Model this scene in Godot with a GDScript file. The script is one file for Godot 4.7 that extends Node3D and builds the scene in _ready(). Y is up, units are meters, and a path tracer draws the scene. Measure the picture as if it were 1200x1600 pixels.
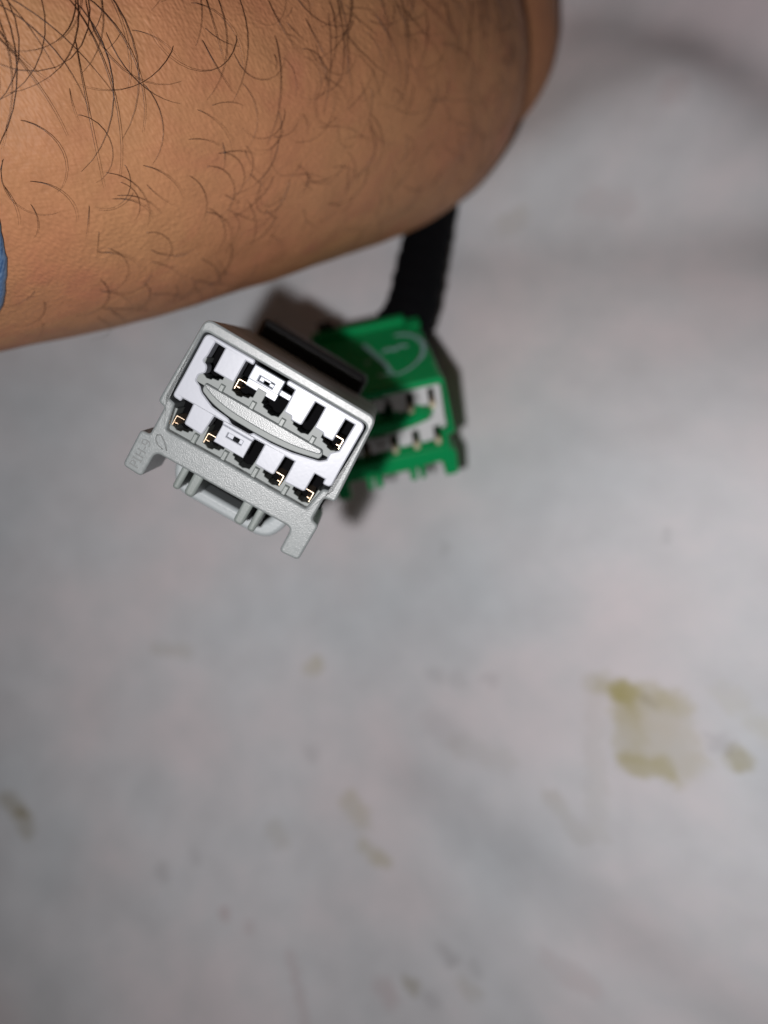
extends Node3D
# A hand-held close-up by phone flash: a grey ten-way plug held in front of a green one, both on a black
# sleeved harness over a stained white cloth, with a hairy forearm across the upper left.
# World: y is up, the cloth lies near y = 0, the camera looks straight down from y = 0.2. Metres.

var M := {}
var taken := {}
var rng := RandomNumberGenerator.new()
var bones: Array = []          # [a, b, ra, rb, group]
var bone_noise := FastNoiseLite.new()


# ------------------------------------------------------------------ naming
func numbered(called: String, parent: Node) -> String:
	var key := str(parent.get_instance_id()) + called
	var n: int = taken.get(key, -1) + 1
	taken[key] = n
	return called if n == 0 else "%s_%03d" % [called, n]

func obj(called: String, st, mat: Material, parent: Node = self, shaded := false) -> MeshInstance3D:
	if st is SurfaceTool and not shaded:
		st.generate_normals()
	var o := MeshInstance3D.new()
	o.name = numbered(called, parent)
	o.mesh = st.commit() if st is SurfaceTool else st
	o.material_override = mat
	parent.add_child(o, true)
	return o

func thing(called: String, label: String, category: String, t: Transform3D, group := "") -> Node3D:
	var o := Node3D.new()
	o.name = numbered(called, self)
	add_child(o, true)
	o.transform = t
	tag(o, label, category, group)
	return o

func tag(o: Node, label: String, category: String, group := "") -> void:
	o.set_meta("label", label)
	o.set_meta("category", category)
	if group:
		o.set_meta("group", group)


# ------------------------------------------------------------------ mesh helpers
func mb() -> SurfaceTool:
	var st := SurfaceTool.new()
	st.begin(Mesh.PRIMITIVE_TRIANGLES)
	return st

func tri(st: SurfaceTool, a: Vector3, b: Vector3, c: Vector3) -> void:   # a, b, c counter-clockwise from outside
	st.add_vertex(a); st.add_vertex(c); st.add_vertex(b)

func quad(st: SurfaceTool, a: Vector3, b: Vector3, c: Vector3, d: Vector3) -> void:
	tri(st, a, b, c)
	tri(st, a, c, d)

func P(p: Vector2, w: float) -> Vector3:       # plug millimetres to metres
	return Vector3(p.x, p.y, w) * 0.001

func area(p: PackedVector2Array) -> float:
	var s := 0.0
	for i in p.size():
		s += p[i].cross(p[(i + 1) % p.size()])
	return s * 0.5

# a list of [u, v(down), rounding radius] -> polygon with y up, counter-clockwise
func outline(list: Array) -> PackedVector2Array:
	var out := PackedVector2Array()
	var n := list.size()
	for i in n:
		var p := Vector2(list[i][0], -list[i][1])
		var r: float = list[i][2] if list[i].size() > 2 else 0.0
		if r <= 0.0:
			out.append(p)
			continue
		var a := Vector2(list[(i + n - 1) % n][0], -list[(i + n - 1) % n][1])
		var b := Vector2(list[(i + 1) % n][0], -list[(i + 1) % n][1])
		var q0 := p + (a - p).normalized() * minf(r, a.distance_to(p) * 0.48)
		var q1 := p + (b - p).normalized() * minf(r, b.distance_to(p) * 0.48)
		for k in 6:
			var t := k / 5.0
			out.append(q0.lerp(p, t).lerp(p.lerp(q1, t), t))
	if area(out) < 0.0:
		out.reverse()
	return out

func inset(p: PackedVector2Array, by: float, open: Callable) -> PackedVector2Array:
	var out := PackedVector2Array()
	var n := p.size()
	for i in n:
		var a := p[(i + n - 1) % n]
		var b := p[i]
		var c := p[(i + 1) % n]
		var d0 := (b - a).normalized()
		var d1 := (c - b).normalized()
		var n0 := Vector2(-d0.y, d0.x)
		var n1 := Vector2(-d1.y, d1.x)
		var o0 := 0.0 if open.call(a, b) else by
		var o1 := 0.0 if open.call(b, c) else by
		var det := d0.cross(d1)
		if absf(det) < 0.05:
			out.append(b + (n0 * o0 + n1 * o1) * 0.5)
			continue
		var q0 := b + n0 * o0
		var q1 := b + n1 * o1
		out.append(q0 + d0 * ((q1 - q0).cross(d1) / det))
	return out

func never(_a: Vector2, _b: Vector2) -> bool:
	return false

# extrusion from w0 (back) to w1 (front); profile = [[inset, depth below the front], ...], the last one carries the front face
func ext(st: SurfaceTool, poly: PackedVector2Array, w0: float, w1: float, profile: Array, open: Callable = never, back := false) -> void:
	var rings := [[poly, w0]]
	for e in profile:
		rings.append([inset(poly, e[0], open), w1 - e[1]])
	var n := poly.size()
	for r in rings.size() - 1:
		st.set_smooth_group(1 if r > 0 and profile.size() > 2 else -1)
		for i in n:
			var j := (i + 1) % n
			if open.call(poly[i], poly[j]):
				continue
			quad(st, P(rings[r][0][i], rings[r][1]), P(rings[r][0][j], rings[r][1]), P(rings[r + 1][0][j], rings[r + 1][1]), P(rings[r + 1][0][i], rings[r + 1][1]))
	st.set_smooth_group(-1)
	var top: PackedVector2Array = rings[-1][0]
	var ix := Geometry2D.triangulate_polygon(poly)
	if ix.is_empty():
		print("no triangulation ", top.size(), " ", top[0])
	for k in range(0, ix.size(), 3):
		var a := top[ix[k]]
		var b := top[ix[k + 1]]
		var c := top[ix[k + 2]]
		if (b - a).cross(c - a) < 0.0:
			var s := b
			b = c
			c = s
		tri(st, P(a, rings[-1][1]), P(b, rings[-1][1]), P(c, rings[-1][1]))
		if back:
			var d := poly[ix[k]]
			var e := poly[ix[k + 1]]
			var f := poly[ix[k + 2]]
			if (e - d).cross(f - d) < 0.0:
				var s2 := e
				e = f
				f = s2
			tri(st, P(d, w0), P(f, w0), P(e, w0))

func soft(r: float) -> Array:        # a rounded front edge
	return [[0.0, r], [r * 0.13, r * 0.5], [r * 0.5, r * 0.13], [r, 0.0]]

func cut(b: float) -> Array:         # a small chamfer
	return [[0.0, b], [b, 0.0]]

func rect(u0: float, v0: float, u1: float, v1: float, r := 0.0) -> PackedVector2Array:
	return outline([[u0, v0, r], [u1, v0, r], [u1, v1, r], [u0, v1, r]])

func bx(st: SurfaceTool, u0: float, v0: float, u1: float, v1: float, w0: float, w1: float, b := 0.12, r := 0.0) -> void:
	ext(st, rect(u0, v0, u1, v1, r), w0, w1, cut(b), never, true)

# a rectangular frame, front edges chamfered
func frame_ring(st: SurfaceTool, o: Rect2, i: Rect2, w0: float, w1: float, b: float) -> void:
	var po := rect(o.position.x, o.position.y, o.end.x, o.end.y)
	var pi := rect(i.position.x, i.position.y, i.end.x, i.end.y)
	var oo := inset(po, b, never)
	var ii := inset(pi, -b, never)
	st.set_smooth_group(-1)
	for k in 4:
		var j := (k + 1) % 4
		quad(st, P(po[k], w0), P(po[j], w0), P(po[j], w1 - b), P(po[k], w1 - b))
		quad(st, P(po[k], w1 - b), P(po[j], w1 - b), P(oo[j], w1), P(oo[k], w1))
		quad(st, P(oo[k], w1), P(oo[j], w1), P(ii[j], w1), P(ii[k], w1))
		quad(st, P(ii[k], w1), P(ii[j], w1), P(pi[j], w1 - b), P(pi[k], w1 - b))
		quad(st, P(pi[k], w1 - b), P(pi[j], w1 - b), P(pi[j], w0), P(pi[k], w0))
		quad(st, P(po[j], w0), P(po[k], w0), P(pi[k], w0), P(pi[j], w0))

func tube(st: SurfaceTool, pts: PackedVector3Array, radii: PackedFloat32Array, sides: int, flat_y := 1.0, group := 1) -> void:
	st.set_smooth_group(group)
	var rings := []
	var up := Vector3(0.13, 1, 0.07).normalized()
	for i in pts.size():
		var d := (pts[mini(i + 1, pts.size() - 1)] - pts[maxi(i - 1, 0)]).normalized()
		var x := d.cross(up).normalized()
		var y := x.cross(d).normalized()
		var ring := PackedVector3Array()
		for k in sides:
			var a := TAU * k / sides
			ring.append(pts[i] + (x * cos(a) + y * sin(a) * flat_y) * radii[i])
		rings.append(ring)
	for i in pts.size() - 1:
		for k in sides:
			var j := (k + 1) % sides
			quad(st, rings[i][k], rings[i][j], rings[i + 1][j], rings[i + 1][k])
	for k in range(1, sides - 1):
		tri(st, rings[0][0], rings[0][k + 1], rings[0][k])
		tri(st, rings[-1][0], rings[-1][k], rings[-1][k + 1])

func spline(ctrl: PackedVector3Array, steps: int) -> PackedVector3Array:
	var out := PackedVector3Array()
	for i in ctrl.size() - 1:
		var p0 := ctrl[maxi(i - 1, 0)]
		var p3 := ctrl[mini(i + 2, ctrl.size() - 1)]
		for k in steps:
			out.append(ctrl[i].cubic_interpolate(ctrl[i + 1], p0, p3, k / float(steps)))
	out.append(ctrl[-1])
	return out


# ------------------------------------------------------------------ textures and materials
func noise(kind: int, freq: float, octaves := 4, sd := 1) -> FastNoiseLite:
	var n := FastNoiseLite.new()
	n.noise_type = kind
	n.frequency = freq
	n.fractal_octaves = octaves
	n.seed = sd
	return n

func std(c: Color, rough: float, metal := 0.0, spec := 0.5) -> StandardMaterial3D:
	var m := StandardMaterial3D.new()
	m.albedo_color = c.linear_to_srgb()
	m.roughness = rough
	m.metallic = metal
	m.metallic_specular = spec
	return m

func noise_tex(n: FastNoiseLite, size: int, lo: Color, hi: Color, at0 := 0.0, at1 := 1.0) -> NoiseTexture2D:
	var t := NoiseTexture2D.new()
	t.width = size
	t.height = size
	t.seamless = true
	t.noise = n
	var g := Gradient.new()
	g.set_color(0, lo)
	g.set_offset(0, at0)
	g.set_color(1, hi)
	g.set_offset(1, at1)
	t.color_ramp = g
	return t

func grainy(m: StandardMaterial3D, tex: Texture2D, bump: Texture2D, tile: float, depth_cm: float) -> StandardMaterial3D:
	m.uv1_triplanar = true
	m.uv1_scale = Vector3.ONE / tile
	if tex:
		m.albedo_texture = tex
	if bump:
		m.heightmap_enabled = true
		m.heightmap_texture = bump
		m.heightmap_scale = depth_cm
	return m

func gauss(d: float, s: float) -> float:
	return exp(-d * d / (2.0 * s * s))

func seg_dist(p: Vector2, a: Vector2, b: Vector2) -> float:
	var t := clampf((p - a).dot(b - a) / maxf((b - a).length_squared(), 1e-12), 0.0, 1.0)
	return p.distance_to(a.lerp(b, t))

# height of the cloth over (x, z)
var wave := FastNoiseLite.new()
func cloth_y(x: float, z: float) -> float:
	var p := Vector2(x, z)
	var h := 0.074 * smoothstep(-0.025, 0.100, x) * (0.55 + 0.45 * smoothstep(-0.075, 0.0, z)) * (0.80 + 0.20 * smoothstep(0.16, 0.06, z)) - 0.006
	h += 0.012 * smoothstep(0.04, 0.16, z)
	h -= 0.016 * smoothstep(-0.05, -0.16, x) * smoothstep(0.0, 0.14, z)
	# folds: a soft valley across the upper right, the bulge above it, the crease towards the corner and the one low on the right
	h -= 0.0038 * gauss(seg_dist(p, Vector2(0.012, -0.068), Vector2(0.085, -0.060)), 0.008)
	h += 0.0050 * gauss(seg_dist(p, Vector2(0.020, -0.083), Vector2(0.060, -0.092)), 0.009)
	h -= 0.0058 * gauss(seg_dist(p, Vector2(0.052, -0.122), Vector2(0.110, -0.076)), 0.0075)
	h += 0.0030 * gauss(seg_dist(p, Vector2(0.066, -0.150), Vector2(0.140, -0.092)), 0.012)
	h -= 0.0030 * gauss(seg_dist(p, Vector2(0.005, 0.070), Vector2(0.080, 0.105)), 0.007)
	h -= 0.0006 * gauss(seg_dist(p, Vector2(0.0455, 0.036), Vector2(0.047, 0.072)), 0.0011) 
	h -= 0.012 * gauss(Vector2((x - 0.012) / 0.034, (z + 0.125) / 0.03).length(), 1.0)
	h += 0.0022 * wave.get_noise_2d(x * 1000.0, z * 1000.0)
	return h

func blot(im_p: Vector2, c: Vector2, r: float) -> float:
	return clampf(1.0 - im_p.distance_to(c) / r, 0.0, 1.0)

func cloth_texture() -> ImageTexture:
	var n := 1024
	var size := 0.44
	var img := Image.create(n, n, false, Image.FORMAT_RGB8)
	var low := noise(FastNoiseLite.TYPE_SIMPLEX_SMOOTH, 0.006, 3, 5)
	var mid := noise(FastNoiseLite.TYPE_SIMPLEX_SMOOTH, 0.035, 4, 9)
	var warp := noise(FastNoiseLite.TYPE_SIMPLEX_SMOOTH, 0.10, 3, 12)
	# stains: [x, z, x2, z2, width, strength, colour]
	var yellow := Color(0.47, 0.42, 0.16)
	var olive := Color(0.33, 0.29, 0.17)
	var grey := Color(0.30, 0.29, 0.30)
	var rose := Color(0.45, 0.30, 0.30)
	var stains := [
		[0.0445, 0.0350, 0.0480, 0.0362, 0.0021, 0.50, yellow], [0.0480, 0.0365, 0.0492, 0.0480, 0.0024, 0.50, yellow],
		[0.0488, 0.0496, 0.0545, 0.0500, 0.0019, 0.60, yellow], [0.0480, 0.0355, 0.0560, 0.0365, 0.0022, 0.36, yellow],
		[0.0535, 0.0385, 0.0555, 0.0470, 0.0040, 0.40, yellow], [0.0518, 0.0365, 0.0520, 0.0368, 0.0011, 0.40, olive],
		[0.0642, 0.0450, 0.0648, 0.0456, 0.0018, 0.56, yellow * 0.85], [0.0630, 0.0335, 0.0648, 0.0350, 0.0020, 0.14, yellow],
		[0.0680, 0.0385, 0.0700, 0.0400, 0.0020, 0.16, yellow], [0.0428, 0.0345, 0.0432, 0.0650, 0.0018, 0.14, olive],
		[0.035, 0.06, 0.0405, 0.0665, 0.0016, 0.2, olive], [-0.0185, 0.04, -0.017, 0.0385, 0.0016, 0.32, yellow],
		[-0.0085, 0.0725, -0.0055, 0.0765, 0.0024, 0.36, yellow * 0.9], [-0.005, 0.083, 0.0, 0.085, 0.0017, 0.36, yellow * 0.9],
		[-0.0975, 0.0735, -0.0935, 0.0765, 0.002, 0.55, olive], [-0.0925, 0.0775, -0.091, 0.082, 0.0017, 0.55, olive],
		[0.0145, 0.101, 0.0155, 0.1015, 0.0019, 0.38, grey], [0.0205, 0.1015, 0.021, 0.102, 0.0014, 0.26, grey],
		[0.006, 0.11, 0.0064, 0.1104, 0.0015, 0.55, olive], [0.0105, 0.1115, 0.011, 0.1118, 0.0017, 0.32, grey],
		[0.018, 0.106, 0.02, 0.107, 0.0018, 0.2, olive], [0.0, 0.113, 0.001, 0.115, 0.0024, 0.25, rose],
		[-0.023, 0.11, -0.017, 0.131, 0.0013, 0.26, rose], [-0.056, 0.09, -0.0555, 0.091, 0.0018, 0.32, grey],
		[-0.048, 0.086, -0.0478, 0.087, 0.0014, 0.22, grey], [-0.04, 0.1, -0.0395, 0.1005, 0.0013, 0.32, rose],
		[-0.034, 0.103, -0.0335, 0.104, 0.0012, 0.22, rose], [-0.028, 0.08, -0.026, 0.083, 0.0022, 0.2, olive],
		[-0.019, 0.061, -0.0185, 0.062, 0.0018, 0.22, grey], [-0.058, 0.035, -0.05, 0.0355, 0.0016, 0.2, olive],
		[0.012, 0.05, 0.016, 0.052, 0.003, 0.16, grey], [0.017, 0.054, 0.027, 0.055, 0.0022, 0.15, olive],
		[0.012, 0.0385, 0.0124, 0.0386, 0.0018, 0.2, grey], [0.017, 0.039, 0.0175, 0.0395, 0.0018, 0.2, grey],
		[0.0235, 0.0375, 0.024, 0.0376, 0.0016, 0.18, grey], [0.035, 0.095, 0.042, 0.097, 0.0022, 0.16, rose],
		[0.0621, 0.0423, 0.063, 0.0432, 0.00167, 0.25, grey], [0.014, 0.008, 0.0145, 0.0085, 0.001, 0.22, grey],
		[0.054, 0.004, 0.0544, 0.005, 0.001, 0.2, grey], [0.029, -0.069, 0.032, -0.07, 0.0024, 0.2, olive],
		[0.061, -0.089, 0.0625, -0.091, 0.0024, 0.18, rose], [0.047, -0.071, 0.053, -0.069, 0.0028, 0.16, rose],
	]
	for j in n:
		for i in n:
			var p := Vector2((i + 0.5) / n - 0.5, (j + 0.5) / n - 0.5) * size
			var l := low.get_noise_2d(i, j)
			var m := mid.get_noise_2d(i, j)
			var c := Color(0.80, 0.79, 0.82)
			c = c.lerp(Color(0.69, 0.735, 0.775), clampf(0.38 + l * 1.0, 0, 1))
			c = c.lerp(Color(0.80, 0.70, 0.73), clampf(-l * 1.3 + m * 0.6, 0, 1) * 0.35)
			c = c.lerp(Color(0.78, 0.66, 0.72), 0.55 * smoothstep(0.03, 0.09, p.x) * smoothstep(-0.06, -0.13, p.y))
			c *= 1.0 + 0.07 * m
			if absf(p.x) < 0.13 and absf(p.y) < 0.16:
				var q := p + Vector2(warp.get_noise_2d(i, j), warp.get_noise_2d(i + 400, j)) * 0.0013
				for s in stains:
					var d: float = seg_dist(q, Vector2(s[0], s[1]), Vector2(s[2], s[3])) / s[4]
					if d < 1.6:
						var k: float = s[5] * smoothstep(1.6, 0.45, d) * (0.8 + 0.5 * m)
						c = c.lerp(s[6], clampf(k, 0, 1))
			img.set_pixel(i, j, c.linear_to_srgb())
	return ImageTexture.create_from_image(img)

func weave_texture() -> ImageTexture:
	var n := 128
	var img := Image.create(n, n, false, Image.FORMAT_L8)
	for j in n:
		for i in n:
			var a := sin(TAU * i * 8.0 / n)
			var b := sin(TAU * j * 8.0 / n)
			var over := 1.0 if (i / 8 + j / 8) % 2 == 0 else 0.0
			var h := 0.5 + 0.25 * lerpf(a, b, over)
			img.set_pixel(i, j, Color(h, h, h))
	return ImageTexture.create_from_image(img)

const SKIN_SIZE := 0.16
func skin_textures() -> Array:
	var n := 1280
	var lines := noise(FastNoiseLite.TYPE_CELLULAR, 1.0, 1, 3)
	lines.cellular_return_type = FastNoiseLite.RETURN_DISTANCE2_SUB
	lines.fractal_type = FastNoiseLite.FRACTAL_NONE
	lines.cellular_jitter = 0.9
	var fine := noise(FastNoiseLite.TYPE_SIMPLEX_SMOOTH, 0.16, 2, 4)
	var bump := Image.create(n, n, false, Image.FORMAT_L8)
	var col := Image.create(n, n, false, Image.FORMAT_RGB8)
	var big := noise(FastNoiseLite.TYPE_SIMPLEX_SMOOTH, 0.004, 3, 21)
	var mid := noise(FastNoiseLite.TYPE_SIMPLEX_SMOOTH, 0.03, 3, 22)
	var ca := cos(1.05)
	var sa := sin(1.05)
	var mm := SKIN_SIZE * 1000.0 / n
	for j in n:
		for i in n:
			var x := i * mm
			var y := j * mm
			var along := x * ca + y * sa
			var across := -x * sa + y * ca
			var c := lines.get_noise_2d(along * 0.85, across * 2.1)        # grooves of the skin, drawn out along one direction
			var h := clampf(0.75 + 0.5 * c, 0.0, 1.0)
			h = clampf(pow(h, 0.55) * 0.85 + 0.12 * fine.get_noise_2d(i, j), 0, 1)
			bump.set_pixel(i, j, Color(h, h, h))
			var a := big.get_noise_2d(i, j)
			var b := mid.get_noise_2d(i, j)
			var s := Color(0.500, 0.240, 0.116)
			s = s.lerp(Color(0.50, 0.195, 0.105), clampf(a * 1.2, 0, 1) * 0.7)
			s = s.lerp(Color(0.53, 0.285, 0.135), clampf(-a * 1.2, 0, 1) * 0.7)
			s *= 1.0 + 0.12 * b + 0.5 * (h - 0.6)
			s = s.lerp(Color(0.44, 0.155, 0.095), 0.45 * clampf(mid.get_noise_2d(i * 0.45 + 900, j * 0.45) * 2.0 - 0.25, 0, 1))
			var p := Vector2(x, y) * 0.001 - Vector2.ONE * SKIN_SIZE * 0.5
			s = s.lerp(Color(0.42, 0.13, 0.10), 0.55 * gauss(p.distance_to(Vector2(-0.0125, -0.062)), 0.0011))
			s = s.lerp(Color(0.20, 0.09, 0.055), 0.6 * gauss(p.distance_to(Vector2(-0.0395, -0.0285)), 0.00035))
			s = s.lerp(Color(0.22, 0.10, 0.06), 0.4 * gauss(p.distance_to(Vector2(-0.052, -0.0215)), 0.0003))
			col.set_pixel(i, j, s.linear_to_srgb())
	return [ImageTexture.create_from_image(col), ImageTexture.create_from_image(bump)]

func denim_texture() -> ImageTexture:
	var n := 256
	var img := Image.create(n, n, false, Image.FORMAT_RGB8)
	var f := noise(FastNoiseLite.TYPE_SIMPLEX_SMOOTH, 0.09, 3, 31)
	for j in n:
		for i in n:
			var t := 0.5 + 0.5 * sin(TAU * (i * 24.0 / n + j * 24.0 / n))
			var v := clampf(t * 0.7 + 0.55 * f.get_noise_2d(i, j) + 0.12, 0, 1)
			img.set_pixel(i, j, Color(0.035, 0.10, 0.24).lerp(Color(0.20, 0.32, 0.50), v * v).linear_to_srgb())
	return ImageTexture.create_from_image(img)

func make_materials() -> void:
	var g1 := noise(FastNoiseLite.TYPE_SIMPLEX_SMOOTH, 0.11, 3, 41)
	var flake := noise(FastNoiseLite.TYPE_CELLULAR, 0.10, 1, 42)
	flake.fractal_type = FastNoiseLite.FRACTAL_NONE
	flake.cellular_return_type = FastNoiseLite.RETURN_CELL_VALUE
	var speck := noise_tex(flake, 256, Color(0.80, 0.81, 0.80), Color(1, 1, 1), 0.2, 0.95)
	var grain := noise_tex(g1, 256, Color.BLACK, Color.WHITE, 0.15, 0.85)
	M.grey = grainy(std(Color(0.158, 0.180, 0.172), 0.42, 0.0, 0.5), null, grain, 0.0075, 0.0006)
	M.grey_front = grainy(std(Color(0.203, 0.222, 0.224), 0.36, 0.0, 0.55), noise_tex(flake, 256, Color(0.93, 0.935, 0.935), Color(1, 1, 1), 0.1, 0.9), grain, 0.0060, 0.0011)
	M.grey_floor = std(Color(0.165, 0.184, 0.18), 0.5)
	M.latch = grainy(std(Color(0.30, 0.33, 0.34), 0.38), null, grain, 0.01, 0.001)
	M.white = grainy(std(Color(0.405, 0.425, 0.47), 0.34, 0.0, 0.4), null, grain, 0.02, 0.0003)
	M.clip = std(Color(0.40, 0.43, 0.48), 0.25)
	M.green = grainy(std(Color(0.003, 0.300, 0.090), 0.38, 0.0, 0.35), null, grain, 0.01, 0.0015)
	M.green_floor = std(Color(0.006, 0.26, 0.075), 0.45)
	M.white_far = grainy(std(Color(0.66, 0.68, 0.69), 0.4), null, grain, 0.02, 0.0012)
	M.shade_black = std(Color(0.004, 0.004, 0.0045), 0.9, 0.0, 0.1)  # near-black stands in for the shade deep in the cavities and latch
	M.black = grainy(std(Color(0.010, 0.010, 0.011), 0.42, 0.0, 0.35), null, grain, 0.012, 0.004)
	M.copper = std(Color(0.80, 0.63, 0.46), 0.34, 1.0)
	M.tin = std(Color(0.78, 0.76, 0.72), 0.25, 1.0)
	M.gold_tip = std(Color(0.85, 0.78, 0.58), 0.4, 0.25)
	M.pen = std(Color(0.28, 0.47, 0.50), 0.6)
	M.mould = std(Color(0.15, 0.16, 0.16), 0.6)  # darker than the housing: the shading of the marks is put into this colour
	var tape := noise(FastNoiseLite.TYPE_SIMPLEX_SMOOTH, 0.05, 4, 51)
	M.sleeve = grainy(std(Color(0.0045, 0.005, 0.0065), 0.7, 0.0, 0.2), null, noise_tex(tape, 256, Color.BLACK, Color.WHITE), 0.012, 0.03)
	var cloth := std(Color.WHITE, 0.9, 0.0, 0.2)
	cloth.albedo_texture = cloth_texture()
	cloth.heightmap_enabled = true
	cloth.heightmap_texture = weave_texture()
	M.cloth = cloth
	var sk := skin_textures()
	var skin := std(Color.WHITE, 0.55, 0.0, 0.36)
	skin.albedo_texture = sk[0]
	skin.uv1_triplanar = true
	skin.uv1_triplanar_sharpness = 2.0
	skin.uv1_scale = Vector3.ONE / SKIN_SIZE
	skin.uv1_offset = Vector3.ONE * 0.5
	skin.heightmap_enabled = true
	skin.heightmap_texture = sk[1]
	skin.heightmap_scale = 0.045
	M.skin = skin
	M.hair = std(Color(0.045, 0.017, 0.009), 0.35, 0.0, 0.5)
	M.nail = std(Color(0.50, 0.30, 0.22), 0.3)
	var denim := std(Color.WHITE, 0.9, 0.0, 0.2)
	denim.albedo_texture = denim_texture()
	denim.uv1_triplanar = true
	denim.uv1_scale = Vector3.ONE / 0.016
	denim.rim_enabled = true
	denim.rim = 0.3
	M.denim = denim


# ------------------------------------------------------------------ the plug (millimetres; u right, v down, w towards the viewer)
func seam_u(a: Vector2, b: Vector2) -> bool:
	return absf(a.x) < 1e-4 and absf(b.x) < 1e-4

func seam_v(a: Vector2, b: Vector2) -> bool:
	return absf(a.y + 1.9) < 1e-4 and absf(b.y + 1.9) < 1e-4

func cavity_floor(rows: Array, t: float, v0: float, v1: float, u0: float, u1: float) -> PackedVector2Array:
	# a comb: a plate whose upper edge is notched where a terminal cavity opens
	var list := [[u0, v0]]
	var right_kind := [[-1.5, -9.0], [-1.5, 0.55], [-1.15, 0.62], [-1.07, 0.92], [-0.35, 1.02], [-0.25, 1.25], [0.35, 1.35], [0.75, 1.15], [1.2, 1.08], [1.32, 0.3], [1.42, -9.0]]
	for s in rows:
		var pts := []
		for q in right_kind:
			var du: float = q[0] if s[1] > 0 else 1.4 - q[0]
			pts.append([s[0] + du, v0 if q[1] < -5.0 else t + q[1]])
		if s[1] < 0:
			pts.reverse()
		list.append_array(pts)
	list.append_array([[u1, v0], [u1, v1], [u0, v1]])
	return outline(list)

func terminal(parent: Node, l: float, t: float, right: bool, mat: Material, front_w := -1.45) -> void:
	# thin folded metal box: top wall and one side wall show, with a contact spring inside
	var st := mb()
	var a := 0.155
	var u0 := l + (0.0 if right else 0.22)
	var u1 := l + (1.18 if right else 1.4)
	var v0 := t - 0.62
	var v1 := t + 0.85
	var pts := [[u0, v0], [u1, v0, 0.2], [u1, v1], [u1 - a, v1], [u1 - a, v0 + a, 0.12], [u0, v0 + a]]
	if not right:
		pts = [[u1, v0], [u0, v0, 0.2], [u0, v1], [u0 + a, v1], [u0 + a, v0 + a, 0.12], [u1, v0 + a]]
	ext(st, outline(pts), -6.0, front_w, cut(0.05), never, true)
	var s0 := u1 - 0.62 if right else u0 + 0.14
	bx(st, s0, v1 - 0.42, s0 + 0.42, v1 - 0.26, -6.0, front_w - 0.9, 0.05)
	obj("terminal", st, mat, parent)

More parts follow.
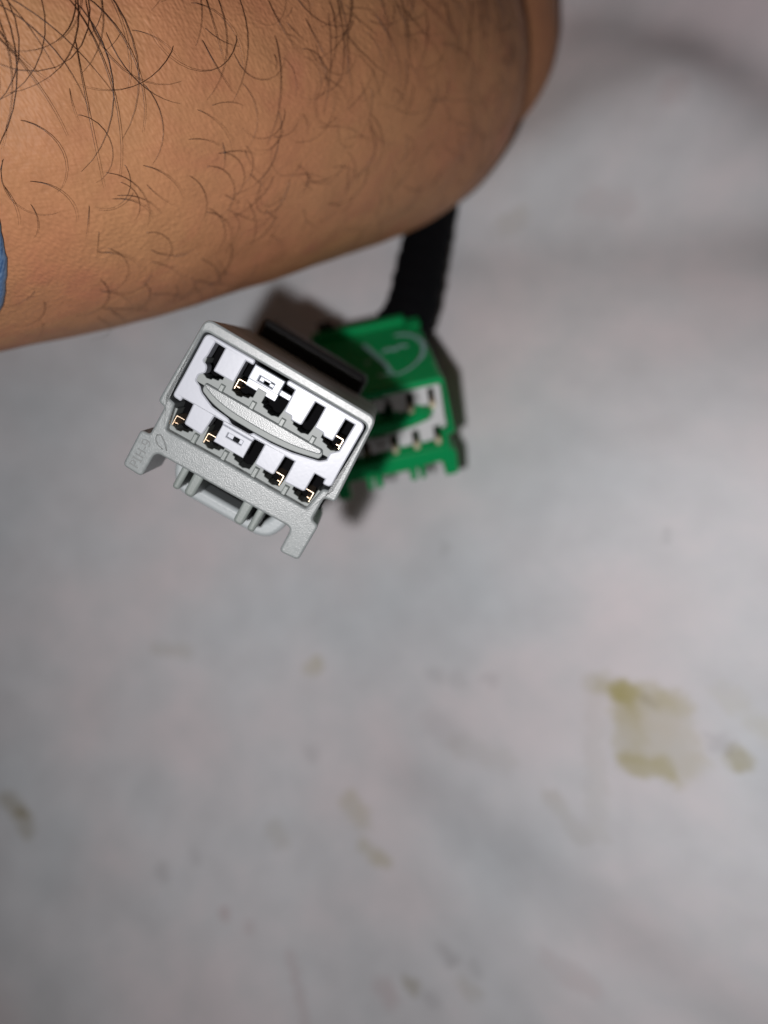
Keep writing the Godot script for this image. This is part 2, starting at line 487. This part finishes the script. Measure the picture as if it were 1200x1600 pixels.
func connector(t: Transform3D, label: String, grey: bool) -> Node3D:
	var o := thing("electrical_connector", label, "connector", t, "connectors on the black wire harness")
	var body: Material = M.grey if grey else M.green
	var front: Material = M.grey_front if grey else M.green
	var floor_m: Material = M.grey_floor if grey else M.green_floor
	var white: Material = M.white if grey else M.white_far

	# housing: the front frame with its rail and feet, as two halves that meet at u = 0
	var st := mb()
	var left := outline([[0, -5.95], [-12.05, -5.95, 1.2], [-12.45, 6.1, 0.5], [-11.4, 6.3, 0.3], [-11.4, 10.2, 0.35], [-12.65, 10.3, 0.5], [-12.6, 15.45, 0.6], [-9.85, 15.6, 0.6], [-9.75, 11.9, 0.8], [0, 11.85],
		[0, 8.55], [-9.9, 8.7, 0.25], [-10.5, 5.3, 0.2], [-11.55, 5.05, 0.3], [-11.5, -4.45, 0.7], [0, -4.55]])
	var right := outline([[0, -5.95], [12.15, -5.95, 1.2], [12.9, 6.0, 0.5], [11.45, 6.2, 0.4], [11.45, 9.4, 0.4], [12.6, 9.7, 0.5], [12.6, 15.0, 0.6], [9.85, 15.2, 0.6], [9.75, 11.7, 0.8], [0, 11.85],
		[0, 8.55], [10.1, 8.55, 0.25], [10.7, 5.3, 0.2], [11.65, 5.0, 0.3], [11.6, -4.6, 0.8], [0, -4.55]])
	ext(st, left, -9.0, 0.0, soft(0.30), seam_u)
	ext(st, right, -9.0, 0.0, soft(0.30), seam_u)
	obj("housing", st, front, o)
	# the body behind the frame
	st = mb()
	var shell := outline([[-12.0, -5.9, 0.8], [12.1, -5.9, 0.8], [12.5, 5.6, 0.5], [11.3, 6.2, 0.3], [11.3, 10.4, 0.6], [-11.3, 10.4, 0.6], [-11.3, 6.2, 0.3], [-12.3, 5.6, 0.5]])
	ext(st, shell, -27.0 if grey else -31.0, -8.7, cut(0.05), never, true)
	obj("body_shell", st, body, o)
	# feet reach back along the body as two skids
	for s in [-1, 1]:
		st = mb()
		ext(st, outline([[s * 9.95, 10.0], [s * 12.5, 10.4, 0.4], [s * 12.35, 14.6, 0.5], [s * 10.0, 14.7, 0.5]]), -15.0, -8.8, cut(0.05), never, true)
		bx(st, s * 11.2 - 0.7, 7.5, s * 11.2 + 0.75 * 1.0, 10.2, -20.0, -8.9, 0.05)
		obj("skid", st, body, o)
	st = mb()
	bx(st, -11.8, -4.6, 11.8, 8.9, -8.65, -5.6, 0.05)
	obj("cavity_shade", st, M.shade_black, o)  # solid black block added in place of the darkness of deep cavities

	# white retainer: two upper combs and the lower one, joined in the side margins
	var keeper := mb()
	var ul := outline([[-11.3, 1.9], [-11.3, -4.3, 0.8], [-4.45, -4.42, 0.35], [-4.45, -3.74, 0.2], [-5.48, -3.72], [-5.5, -0.6, 0.15], [-8.4, -0.6, 0.2], [-8.42, -3.76], [-9.8, -3.8], [-9.85, -1.9, 0.2], [-10.05, -1.1, 0.2], [-9.3, -0.75, 0.35], [-9.1, 0.1, 0.3], [-9.75, 0.75, 0.2], [-9.7, 1.5, 0.1], [-8.9, 1.9]])
	var ur := outline([[0.2, -4.42, 0.4], [11.35, -4.5, 0.9], [11.4, 1.9], [9.25, 1.9], [9.2, 0.9, 0.2], [10.05, 0.1, 0.1], [10.1, -3.76], [8.78, -3.75], [8.75, -0.55, 0.25], [7.4, -0.5, 0.2], [7.2, -0.85, 0.1], [5.9, -0.9, 0.15], [5.84, -3.72], [4.45, -3.71], [4.35, -0.25, 0.3], [2.9, -0.2, 0.2], [2.7, -0.65, 0.1], [1.62, -0.65, 0.15], [1.5, -3.7], [0.2, -3.75, 0.3]])
	var low := outline([[-11.3, 1.9], [-11.35, 4.7, 0.5], [-10.15, 4.8, 0.2], [-10.1, 4.32], [-8.62, 4.3], [-8.45, 7.05, 0.3], [-5.85, 7.2, 0.4], [-5.62, 4.33], [-4.35, 4.3], [-4.25, 4.62], [0.05, 4.62], [0.14, 4.25], [1.56, 4.2], [1.62, 7.0, 0.3], [4.4, 7.05, 0.4], [4.5, 4.2], [5.86, 4.14], [5.95, 7.1, 0.3], [8.85, 6.9, 0.4], [8.86, 4.2], [10.32, 4.16], [10.35, 4.85, 0.3], [11.5, 4.75, 0.6], [11.4, 1.9],
		[9.25, 1.9], [8.55, 2.5, 0.3], [5.05, 3.32], [2.2, 3.62], [-0.35, 3.62], [-0.75, 4.02, 0.2], [-3.25, 4.05, 0.2], [-4.0, 3.62, 0.2], [-6.4, 3.36], [-8.4, 2.45, 0.3], [-8.9, 1.9]])
	ext(keeper, ul, -3.6, -0.75, cut(0.16), seam_v)
	ext(keeper, ur, -3.6, -0.75, cut(0.16), seam_v)
	ext(keeper, low, -3.6, -0.75, cut(0.16), seam_v)
	var k := obj("retainer", keeper, white, o)
	# the two locking windows of the retainer
	st = mb()
	frame_ring(st, Rect2(-4.2, -4.02, 4.2, 1.95), Rect2(-3.05, -3.1, 2.1, 0.72), -2.6, -0.35, 0.12)
	ext(st, outline([[-4.2, -2.07], [0.0, -2.07], [0.0, -1.15, 0.15], [-4.2, -1.15, 0.15]]), -3.4, -0.36, [[0.0, 0.75], [0.05, 0.72]], never, true)
	bx(st, -3.0, -3.05, -2.35, -2.42, -2.4, -1.15, 0.1)
	bx(st, -1.6, -2.9, -0.98, -2.42, -2.4, -1.25, 0.1)
	bx(st, -2.45, -3.05, -1.5, -2.8, -2.4, -0.9, 0.05)
	bx(st, 0.0, -2.75, 1.5, -2.05, -3.4, -1.7, 0.1)
	obj("locking_window", st, M.clip if grey else white, k)
	st = mb()
	frame_ring(st, Rect2(-4.2, 4.64, 4.22, 2.46), Rect2(-3.12, 5.2, 2.15, 0.62), -3.5, -0.72, 0.1)
	bx(st, -3.1, 5.2, -2.3, 5.8, -3.0, -1.3, 0.04)
	bx(st, -1.45, 5.2, -1.0, 5.8, -3.0, -1.3, 0.04)
	obj("locking_window", st, white, k)

	# floors under the two rows, their ridges, and the curved rib between the rows
	st = mb()
	ext(st, cavity_floor([[-9.8, -1], [-5.5, -1], [0.15, 1], [4.45, 1], [8.75, 1]], -0.75, -1.6, 1.6, -10.2, 10.4), -5.2, -0.98, cut(0.06), never, true)
	ext(st, cavity_floor([[-10.1, -1], [-5.6, -1], [0.14, 1], [4.5, 1], [8.86, 1]], 7.0, 5.9, 8.9, -11.0, 11.2), -5.2, -1.5, cut(0.06), never, true)
	obj("cavity_floor", st, floor_m, o)
	for r in [[-6.45, 0.25, 1.35], [-2.1, 0.1, 1.35], [2.1, 0.1, 1.35], [6.46, 0.1, 1.35], [-6.43, 7.4, 8.7], [-2.16, 7.4, 8.7], [2.2, 7.3, 8.7], [6.61, 7.4, 8.7]]:
		st = mb()
		bx(st, r[0] - 0.32, r[1], r[0] + 0.32, r[2], -1.6, -0.42 if r[2] < 3.0 else -0.68, 0.12)
		obj("ridge", st, body, o)
	st = mb()
	ext(st, outline([[-8.4, 1.1, 0.2], [8.1, 1.0, 0.2], [8.3, 1.4, 0.2], [8.1, 1.75, 0.2], [5.0, 2.42, 1.5], [2.2, 2.68, 1.0], [-0.3, 2.74, 1.0], [-3.6, 2.68, 1.0], [-6.3, 2.34, 1.5], [-8.25, 1.6, 0.3]]), -5.0, -0.12, [[0.0, 0.3], [0.05, 0.14], [0.16, 0.0]], never, true)
	var rib := obj("curved_rib", st, front, o)
	st = mb()
	ext(st, outline([[-8.5, 1.15, 0.2], [8.2, 1.05, 0.2], [8.55, 1.6, 0.3], [8.35, 2.3, 0.2], [5.05, 3.12, 2.0], [2.2, 3.42, 1.0], [-0.3, 3.5, 1.0], [-3.6, 3.45, 1.0], [-6.4, 3.08, 2.0], [-8.45, 2.2, 0.4]]), -5.0, -0.55, cut(0.1), never, true)
	obj("rib_flank", st, floor_m, rib)

	var metal: Material = M.copper
	for s in [[-5.5, -0.75, false], [8.75, -0.75, true], [-10.1, 7.25, false], [-5.62, 7.2, false], [4.5, 7.15, true], [8.86, 7.1, true]]:
		terminal(o, s[0], s[1], s[2], metal, -1.45 if grey else -0.8)
	st = mb()
	bx(st, 8.62, 0.9, 9.12, 1.5, -4.0, -1.2, 0.12)
	obj("contact_tip", st, M.tin, o)
	if not grey:                                    # the green plug shows a contact in every visible way
		terminal(o, 4.45, -0.75, true, metal, -0.8)
		terminal(o, 0.14, 7.1, true, metal, -0.8)
		for s in [[4.45, -0.75], [8.75, -0.85], [0.14, 7.0], [4.5, 7.0], [8.86, 6.95]]:
			st = mb()
			bx(st, s[0] + 0.05, s[1] + 0.15, s[0] + 1.15, s[1] + 1.25, -4.0, -0.55, 0.25, 0.45)
			obj("contact_tip", st, M.gold_tip, o)

	# guide fins under the rail, and the latch lever behind them
	for f in [[-5.55, -0.5, 0.95], [-3.7, -0.5, 1.35], [3.45, -0.3, 1.35], [5.3, -0.25, 1.0]]:
		st = mb()
		var u: float = f[0]
		var w: float = f[2] * 0.5
		ext(st, outline([[u - w, 11.0], [u + w, 11.0], [u + w, 14.9, w * 0.95], [u - w, 14.9, w * 0.95]]), -11.0, -0.35, soft(0.35), never, true)
		obj("guide_fin", st, body, o)
	st = mb()
	var lw := -7.5
	ext(st, outline([[-8.2, 11.6], [-8.2, 14.2, 1.8], [-6.3, 16.9, 1.6], [7.4, 16.9, 2.2], [9.0, 14.2, 1.6], [9.0, 11.6], [7.0, 11.6], [6.7, 13.6, 1.0], [5.9, 15.0, 0.8], [-5.2, 15.0, 0.8], [-6.0, 13.6, 1.0], [-6.2, 11.6]]), lw - 9.0, lw, soft(0.6), never, true)
	bx(st, -8.2, 10.0, 9.0, 11.8, lw - 10.0, lw - 2.0, 0.1)
	var latch := obj("latch_lever", st, M.latch if grey else body, o)
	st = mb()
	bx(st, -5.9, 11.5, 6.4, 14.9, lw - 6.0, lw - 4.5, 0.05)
	obj("latch_shade", st, M.shade_black, latch)  # black plate stands in for the shade inside the latch window

	if grey:
		# raised mould mark on the left foot, read upwards, and the ring mark beside it; dark colour paints their relief shading
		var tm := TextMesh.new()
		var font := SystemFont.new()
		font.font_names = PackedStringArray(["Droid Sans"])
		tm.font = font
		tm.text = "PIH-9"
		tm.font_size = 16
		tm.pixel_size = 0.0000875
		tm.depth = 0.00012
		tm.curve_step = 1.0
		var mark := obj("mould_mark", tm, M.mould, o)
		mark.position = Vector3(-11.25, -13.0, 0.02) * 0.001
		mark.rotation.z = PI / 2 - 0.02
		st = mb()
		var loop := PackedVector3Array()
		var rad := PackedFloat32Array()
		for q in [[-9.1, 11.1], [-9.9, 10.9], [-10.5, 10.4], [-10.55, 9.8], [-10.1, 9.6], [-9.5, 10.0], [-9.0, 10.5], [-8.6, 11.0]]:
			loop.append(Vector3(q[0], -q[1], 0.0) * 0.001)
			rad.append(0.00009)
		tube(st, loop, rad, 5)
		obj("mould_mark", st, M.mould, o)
	else:
		# rear lip that catches the light, and the hand-drawn pen mark on the top face
		st = mb()
		bx(st, -11.0, -7.2, 9.2, -5.8, -31.0, -28.6, 0.25)
		bx(st, -12.2, -6.4, -11.0, -5.7, -30.0, -26.0, 0.2)
		bx(st, 9.6, -6.3, 12.3, -5.7, -30.0, -26.0, 0.2)
		obj("rear_lip", st, body, o)
		st = mb()
		for stroke in [[[-0.6, -22.7], [0.8, -17.6], [2.2, -12.0], [3.4, -6.6]], [[0.3, -5.9], [2.5, -5.8], [4.9, -5.1], [7.8, -7.3], [9.9, -10.6], [11.0, -14.5], [11.0, -18.2], [9.9, -21.6], [8.2, -23.2], [6.2, -23.6]], [[2.8, -16.4], [4.2, -17.4], [5.4, -16.7], [6.7, -17.8], [8.0, -17.1]], [[-1.3, -13.1], [-0.4, -13.3]]]:
			var ctrl := PackedVector3Array()
			for q in stroke:
				ctrl.append(Vector3(q[0], 5.9, q[1]) * 0.001)
			var line := spline(ctrl, 5)
			var rr := PackedFloat32Array()
			for q in line.size():
				rr.append(0.00064)
			tube(st, line, rr, 6, 0.12)
		obj("pen_mark", st, M.pen, o)

	# black wire cover at the back
	st = mb()
	if grey:
		ext(st, outline([[-10.2, -8.9, 1.2], [8.6, -8.9, 1.2], [9.0, 7.5, 1.5], [-9.0, 7.5, 1.5]]), -39.0, -27.3, soft(0.8), never, true)
	else:
		ext(st, outline([[-9.0, -6.0, 1.2], [11.0, -6.0, 1.2], [11.0, 6.0, 1.5], [-9.0, 6.0, 1.5]]), -35.5, -30.9, soft(0.8), never, true)
		bx(st, -9.5, -8.0, -6.0, -5.0, -34.0, -31.1, 0.3)
	if grey:
		bx(st, -10.4, -5.0, 10.4, 6.0, -31.0, -26.8, 0.3, 0.6)
	obj("rear_cover", st, M.black, o)
	return o


# ------------------------------------------------------------------ the arm: tapered capsules joined by a smooth minimum, meshed as surface nets
func cap(p: Vector3, b: Array) -> float:
	var a: Vector3 = b[0]
	var ab: Vector3 = b[1] - a
	var t := clampf((p - a).dot(ab) / ab.length_squared(), 0.0, 1.0)
	return (p - a - ab * t).length() - lerpf(b[2], b[3], t)

func smin(a: float, b: float, k: float) -> float:
	var h := maxf(k - absf(a - b), 0.0) / k
	return minf(a, b) - h * h * k * 0.25

func field(p: Vector3, set_: Array, wob := 0.00035) -> float:
	var d := 1.0
	for b in set_:
		d = smin(d, cap(p, b), b[4])
	return d + wob * bone_noise.get_noise_3d(p.x * 1000.0, p.y * 1000.0, p.z * 1000.0)

func nets(st: SurfaceTool, set_: Array, cell: float, inside: AABB) -> void:
	var nx := int(inside.size.x / cell) + 2
	var ny := int(inside.size.y / cell) + 2
	var nz := int(inside.size.z / cell) + 2
	var f := PackedFloat32Array()
	f.resize(nx * ny * nz)
	for z in nz:
		for y in ny:
			for x in nx:
				f[(z * ny + y) * nx + x] = field(inside.position + Vector3(x, y, z) * cell, set_)
	var at := {}
	var verts := PackedVector3Array()
	var step := [1, nx, nx * ny]
	for z in nz - 1:
		for y in ny - 1:
			for x in nx - 1:
				var i := (z * ny + y) * nx + x
				var neg := 0
				for c in 8:
					if f[i + (c & 1) + ((c >> 1) & 1) * nx + ((c >> 2) & 1) * nx * ny] < 0.0:
						neg += 1
				if neg == 0 or neg == 8:
					continue
				var sum := Vector3.ZERO
				var n := 0
				for c in 8:
					for ax in 3:
						if c & (1 << ax):
							continue
						var c2 := c | (1 << ax)
						var v0 := f[i + (c & 1) + ((c >> 1) & 1) * nx + ((c >> 2) & 1) * nx * ny]
						var v1 := f[i + (c2 & 1) + ((c2 >> 1) & 1) * nx + ((c2 >> 2) & 1) * nx * ny]
						if (v0 < 0.0) != (v1 < 0.0):
							var t := v0 / (v0 - v1)
							var q0 := Vector3(c & 1, (c >> 1) & 1, (c >> 2) & 1)
							var q1 := Vector3(c2 & 1, (c2 >> 1) & 1, (c2 >> 2) & 1)
							sum += q0.lerp(q1, t)
							n += 1
				at[i] = verts.size()
				verts.append(inside.position + (Vector3(x, y, z) + sum / n) * cell)
	var norms := PackedVector3Array()
	var e := cell * 0.4
	for v in verts.size():
		var p := verts[v]
		var g := Vector3(field(p + Vector3(e, 0, 0), set_) - field(p - Vector3(e, 0, 0), set_), field(p + Vector3(0, e, 0), set_) - field(p - Vector3(0, e, 0), set_), field(p + Vector3(0, 0, e), set_) - field(p - Vector3(0, 0, e), set_)).normalized()
		norms.append(g)
		verts[v] = p - g * field(p, set_)
	for z in range(1, nz - 1):
		for y in range(1, ny - 1):
			for x in range(1, nx - 1):
				var i := (z * ny + y) * nx + x
				for ax in 3:
					var s0 := f[i] < 0.0
					if s0 == (f[i + step[ax]] < 0.0):
						continue
					var b: int = step[(ax + 1) % 3]
					var c: int = step[(ax + 2) % 3]
					var q := [i - b - c, i - c, i, i - b]
					if not (at.has(q[0]) and at.has(q[1]) and at.has(q[2]) and at.has(q[3])):
						continue
					if not s0:
						q.reverse()
					for t in [[0, 2, 1], [0, 3, 2]]:
						for kx in t:
							var id: int = at[q[kx]]
							st.set_normal(norms[id])
							st.add_vertex(verts[id])

# from image-like arm coordinates to world: x right, z down the picture, depth below the lens
func W(x: float, z: float, d: float) -> Vector3:
	return Vector3(x, 0.2 - d, z)

func build_person() -> void:
	var person := Node3D.new()
	person.name = "person"
	add_child(person)
	tag(person, "bare hairy forearm and bent wrist with a scrap of blue denim sleeve, above the connectors", "person")
	# forearm from the sleeve to the wrist, then the hand turned away up and out of the picture
	bones = []
	var axis := spline(PackedVector3Array([W(-0.105, -0.0578, 0.111), W(-0.0578, -0.0661, 0.124), W(-0.0253, -0.0791, 0.145), W(-0.0021, -0.0940, 0.171)]), 4)
	var girth := [0.0412, 0.0406, 0.0399, 0.0391, 0.0382, 0.0374, 0.0364, 0.0356, 0.0348, 0.0342, 0.0337, 0.0331, 0.0322]
	for k in axis.size() - 1:
		bones.append([axis[k], axis[k + 1], girth[k], girth[k + 1], 0.002])
	var lobe := [
		[W(0.0134, -0.1115, 0.190), W(0.012, -0.150, 0.178), 0.0270, 0.024, 0.0015],
	]
	var hand := [
		[W(0.012, -0.150, 0.170), W(0.020, -0.185, 0.165), 0.024, 0.017, 0.010],
		[W(-0.004, -0.150, 0.170), W(-0.006, -0.188, 0.160), 0.020, 0.014, 0.010],
		[W(0.006, -0.150, 0.170), W(0.008, -0.190, 0.160), 0.020, 0.015, 0.010],
	]
	# fingers curl down and back under the palm round the harness
	for q in [[-0.012, -0.186, 0.0082, 0.9], [0.004, -0.191, 0.0088, 1.05], [0.020, -0.189, 0.0086, 1.0], [0.034, -0.182, 0.0076, 0.82]]:
		var l: float = q[3]
		var k0 := W(q[0], q[1], 0.158)
		var k1 := k0 + Vector3(0.001, -0.020, -0.028) * l
		var k2 := k1 + Vector3(-0.001, -0.022, 0.012) * l
		var k3 := k2 + Vector3(-0.001, -0.004, 0.018) * l
		hand.append([k0, k1, q[2] * 1.1, q[2], 0.003])
		hand.append([k1, k2, q[2], q[2] * 0.92, 0.002])
		hand.append([k2, k3, q[2] * 0.92, q[2] * 0.8, 0.002])
	hand.append([W(-0.014, -0.140, 0.176), W(-0.016, -0.165, 0.196), 0.014, 0.0105, 0.008])
	hand.append([W(-0.016, -0.165, 0.196), W(0.002, -0.182, 0.206), 0.0105, 0.009, 0.002])
	var all := bones + lobe + hand
	var st := mb()
	nets(st, all, 0.0023, AABB(Vector3(-0.15, -0.03, -0.245), Vector3(0.22, 0.16, 0.26)))
	var arm := obj("forearm_and_hand", st, M.skin, person, true)

	# hair: strands that lie along the skin and curl off it
	st = mb()
	var near := bones
	var strands := []      # [place along the arm 0-1, angle round it (0 faces the lens, growing down the picture), heading, bend, length, thickness]
	for k in 20:           # a dense tuft in the corner that sweeps down and curls back
		strands.append([rng.randf_range(0.30, 0.38), rng.randf_range(0.16, 0.34), 0.85 + rng.randf_range(-0.5, 0.5), rng.randf_range(30, 130), rng.randf_range(0.012, 0.024), 1.2])
	for k in 64:           # hair that grows down from above the frame
		strands.append([rng.randf_range(0.32, 0.98), rng.randf_range(0.18, 0.50), PI / 2 + rng.randf_range(-0.8, 0.8), rng.randf_range(-150, 150), rng.randf_range(0.007, 0.017), 1.05])
	for k in 135:          # scattered curls
		strands.append([rng.randf_range(0.31, 1.0), 0.28 + 0.95 * pow(rng.randf(), 1.15), rng.randf_range(-0.7, 2.6), rng.randf_range(70, 330) * (1.0 if rng.randf() < 0.65 else -1.0), rng.randf_range(0.004, 0.013), rng.randf_range(0.5, 0.9)])
	for k in 50:           # and lower on the arm
		strands.append([rng.randf_range(0.31, 0.95), rng.randf_range(0.8, 1.55), rng.randf_range(-0.6, 2.4), rng.randf_range(90, 330) * (1.0 if rng.randf() < 0.7 else -1.0), rng.randf_range(0.004, 0.011), rng.randf_range(0.45, 0.8)])
	for k in 60:           # short fine ones in between
		strands.append([rng.randf_range(0.31, 1.0), 0.28 + 1.2 * rng.randf(), rng.randf_range(0.2, 2.4), rng.randf_range(-200, 300), rng.randf_range(0.002, 0.005), rng.randf_range(0.5, 0.8)])
	for k in 22:           # open loops low on the arm near the sleeve
		strands.append([rng.randf_range(0.33, 0.47), rng.randf_range(0.75, 1.55), rng.randf_range(-0.6, 0.7), rng.randf_range(140, 330), rng.randf_range(0.006, 0.011), 0.85])
	for s in strands:
		var where: float = s[0] * (bones.size() - 0.001)
		var bone: Array = bones[int(where)]
		var forward: Vector3 = (bone[1] - bone[0]).normalized()
		var side := forward.cross(Vector3.UP).normalized()
		var lensward := side.cross(forward).normalized()
		var p: Vector3 = bone[0].lerp(bone[1], where - int(where))
		p += (lensward * cos(s[1]) + side * sin(s[1])) * bone[2]
		var a: float = s[2]
		var steps := 11
		var h: float = s[4] / steps
		var pts := PackedVector3Array()
		var rad := PackedFloat32Array()
		var drift := rng.randf_range(-6000, 6000)
		var lift := rng.randf_range(0.0003, 0.0018)
		var wide := rng.randf_range(0.55, 0.65)
		for i in steps + 1:
			var t := i / float(steps)
			var e := 0.0006
			var d := field(p, near)
			var g := Vector3(field(p + Vector3(e, 0, 0), near) - d, field(p + Vector3(0, e, 0), near) - d, field(p + Vector3(0, 0, e), near) - d).normalized()
			p -= g * d
			pts.append(p + g * (lift * sin(t * PI * wide) - (0.0003 if i == 0 else 0.0)))
			rad.append(0.000056 * s[5] * (1.0 - 0.8 * t))
			a += (s[3] + drift * (t - 0.4) * h) * h
			var e1 := (forward - g * forward.dot(g)).normalized()
			var e2 := e1.cross(g).normalized()
			if e2.dot(side) < 0.0 and absf(s[1]) < 1.3:
				e2 = -e2
			p += (e1 * cos(a) + e2 * sin(a)) * h
		tube(st, pts, rad, 4)
	var hair := obj("arm_hair", st, M.hair, person)
	hair.set_meta("kind", "stuff")

	# the sleeve: denim round the arm at the left edge, with a rounded, frayed hem
	st = mb()
	st.set_smooth_group(1)
	var a0 := W(-0.105, -0.0578, 0.111)
	var b0 := W(-0.0578, -0.0661, 0.124)
	var dir := (b0 - a0).normalized()
	var sx := dir.cross(Vector3.UP).normalized()
	var sy := sx.cross(dir).normalized()
	var na := 260
	var prof := [[-0.085, -0.036], [-0.08, 0.0], [-0.055, 0.0019], [-0.03, 0.0020], [-0.012, 0.0020], [-0.004, 0.0021], [-0.0008, 0.0020], [0.0, 0.0015], [-0.0002, 0.0009], [-0.002, 0.0004], [-0.02, 0.0002]]
	var grid := []
	for e in prof:
		var ring := PackedVector3Array()
		for i in na:
			var th := TAU * i / na
			# th is measured from straight up (towards the lens); the hem dips forward on the lens side, lower half
			var edge := 0.0478 + SLEEVE.x * (cos(th - SLEEVE.y) - 1.0) + 0.00008 * sin(th * 37.0) + 0.00006 * sin(th * 91.0 + 1.0)
			var s: float = edge + e[0]
			var rr: float = lerpf(0.0410, 0.0383, clampf(s / 0.049, 0, 1)) + e[1]
			ring.append(a0 + dir * s + (sy * cos(th) + sx * sin(th)) * rr)
		grid.append(ring)
	for r in grid.size() - 1:
		for i in na:
			var j := (i + 1) % na
			quad(st, grid[r][i], grid[r][j], grid[r + 1][j], grid[r + 1][i])
	obj("denim_sleeve", st, M.denim, person)

const SLEEVE := Vector2(0.048, 0.90)


# ------------------------------------------------------------------ harness
func cable(ctrl: PackedVector3Array, r: PackedFloat32Array, label: String) -> void:
	var line := spline(ctrl, 10)
	var rad := PackedFloat32Array()
	for i in line.size():
		var t := i / float(line.size() - 1) * (r.size() - 1)
		var k := mini(int(t), r.size() - 2)
		rad.append(lerpf(r[k], r[k + 1], t - k) * (1.0 + 0.03 * sin(i * 1.7) + 0.02 * sin(i * 2.9)))
	var st := mb()
	tube(st, line, rad, 20, 0.8)
	tag(obj("wire_sleeve", st, M.sleeve), label, "cable", "sleeved wires of the harness")


func _ready() -> void:
	rng.seed = 7
	wave.noise_type = FastNoiseLite.TYPE_SIMPLEX_SMOOTH
	wave.frequency = 0.011
	wave.fractal_octaves = 3
	wave.seed = 14
	bone_noise.noise_type = FastNoiseLite.TYPE_SIMPLEX_SMOOTH
	bone_noise.frequency = 0.06
	bone_noise.fractal_octaves = 2
	bone_noise.seed = 8

	var cam := Camera3D.new()
	cam.name = "camera"
	cam.transform = Transform3D(Basis(Vector3(1, 0, 0), Vector3(0, 0, -1), Vector3(0, 1, 0)), Vector3(0, 0.2, 0))
	var lens := CameraAttributesPhysical.new()
	lens.frustum_focal_length = 5.4
	lens.exposure_aperture = 2.0
	lens.frustum_focus_distance = 0.0985
	lens.frustum_near = 0.01
	lens.frustum_far = 10.0
	cam.attributes = lens
	cam.fov = 65.0
	cam.near = 0.01
	cam.far = 10.0
	add_child(cam)
	cam.current = true

	var env := Environment.new()
	env.background_mode = Environment.BG_COLOR
	env.background_color = Color(0.0400, 0.0330, 0.0290).linear_to_srgb()
	env.background_energy_multiplier = 1.0
	env.tonemap_mode = Environment.TONE_MAPPER_LINEAR
	env.tonemap_exposure = 1.0
	env.sdfgi_enabled = true
	env.ssao_enabled = true
	env.ssil_enabled = true
	var we := WorldEnvironment.new()
	we.name = "environment"
	we.environment = env
	add_child(we)

	# the phone's flash, a small square beside the lens
	var flash := AreaLight3D.new()
	flash.name = "phone_flash"
	flash.area_size = Vector2(0.004, 0.004)
	flash.area_normalize_energy = true
	flash.light_color = Color(1.0, 0.985, 0.985)
	flash.light_energy = 0.0178
	flash.shadow_enabled = true
	flash.area_range = 5.0
	flash.area_attenuation = 2.0
	add_child(flash)
	flash.look_at_from_position(Vector3(-0.0157, 0.2, 0.0088), Vector3(0.050, 0.0, 0.030), Vector3(0, 0, -1))

	make_materials()

	# setting: the cloth
	var st := mb()
	var n := 220
	var size := 0.44
	for j in n:
		for i in n:
			for c in [[0, 0], [1, 0], [1, 1], [0, 0], [1, 1], [0, 1]]:
				var u: float = (i + c[0]) / float(n)
				var v: float = (j + c[1]) / float(n)
				var x := (u - 0.5) * size
				var z := (v - 0.5) * size
				st.set_smooth_group(1)
				st.set_uv(Vector2(u, v))
				st.add_vertex(Vector3(x, cloth_y(x, z), z))
	M.cloth.heightmap_enabled = false
	var cloth := obj("cloth_ground", st, M.cloth)
	cloth.set_meta("kind", "structure")
	cloth.set_meta("label", "crumpled white cloth with yellow stains under the connectors")

	var grey_pose := Transform3D(Basis(Vector3(0.8613, -0.0948, 0.4992), Vector3(0.5081, 0.1608, -0.8462), Vector3(0.0, 0.9824, 0.1867)).orthonormalized(), Vector3(-0.0143, 0.1, -0.0127))
	var green_pose := Transform3D(Basis(Vector3(0.9762, -0.0141, -0.2163), Vector3(-0.1692, 0.5745, -0.8008), Vector3(0.1356, 0.8184, 0.5585)).orthonormalized().scaled_local(Vector3(1, 1.05, 1)), Vector3(0.0004, 0.0455, -0.0179))
	connector(grey_pose, "light grey plastic connector with white retainer and copper contacts, held close and sharp", true)
	connector(green_pose, "green plastic connector with pale pen mark on top, behind the grey one", false)

	var g0 := grey_pose * Vector3(0, 0, -0.036)
	cable(PackedVector3Array([g0, grey_pose * Vector3(0.001, 0.0005, -0.046), W(-0.0145, -0.021, 0.165), W(-0.0100, -0.022, 0.181), W(-0.0015, -0.027, 0.190), W(0.0046, -0.0367, 0.193), W(0.0075, -0.048, 0.195)]), PackedFloat32Array([0.0052, 0.0052, 0.0048, 0.0045]), "thin black sleeve bending from the back of the grey connector into shadow")
	var e0 := green_pose * Vector3(0.006, 0.001, -0.033)
	cable(PackedVector3Array([e0, W(0.0062, -0.0460, 0.1845), W(0.0090, -0.0590, 0.1895), W(0.0116, -0.0712, 0.1930), W(0.016, -0.095, 0.1985), W(0.016, -0.125, 0.2060), W(0.012, -0.165, 0.197), W(0.010, -0.20, 0.19), W(0.012, -0.23, 0.196)]), PackedFloat32Array([0.0062, 0.0061, 0.0056, 0.0051, 0.0050, 0.0050]), "wide black fabric sleeve running from the green connector up under the wrist")

	build_person()
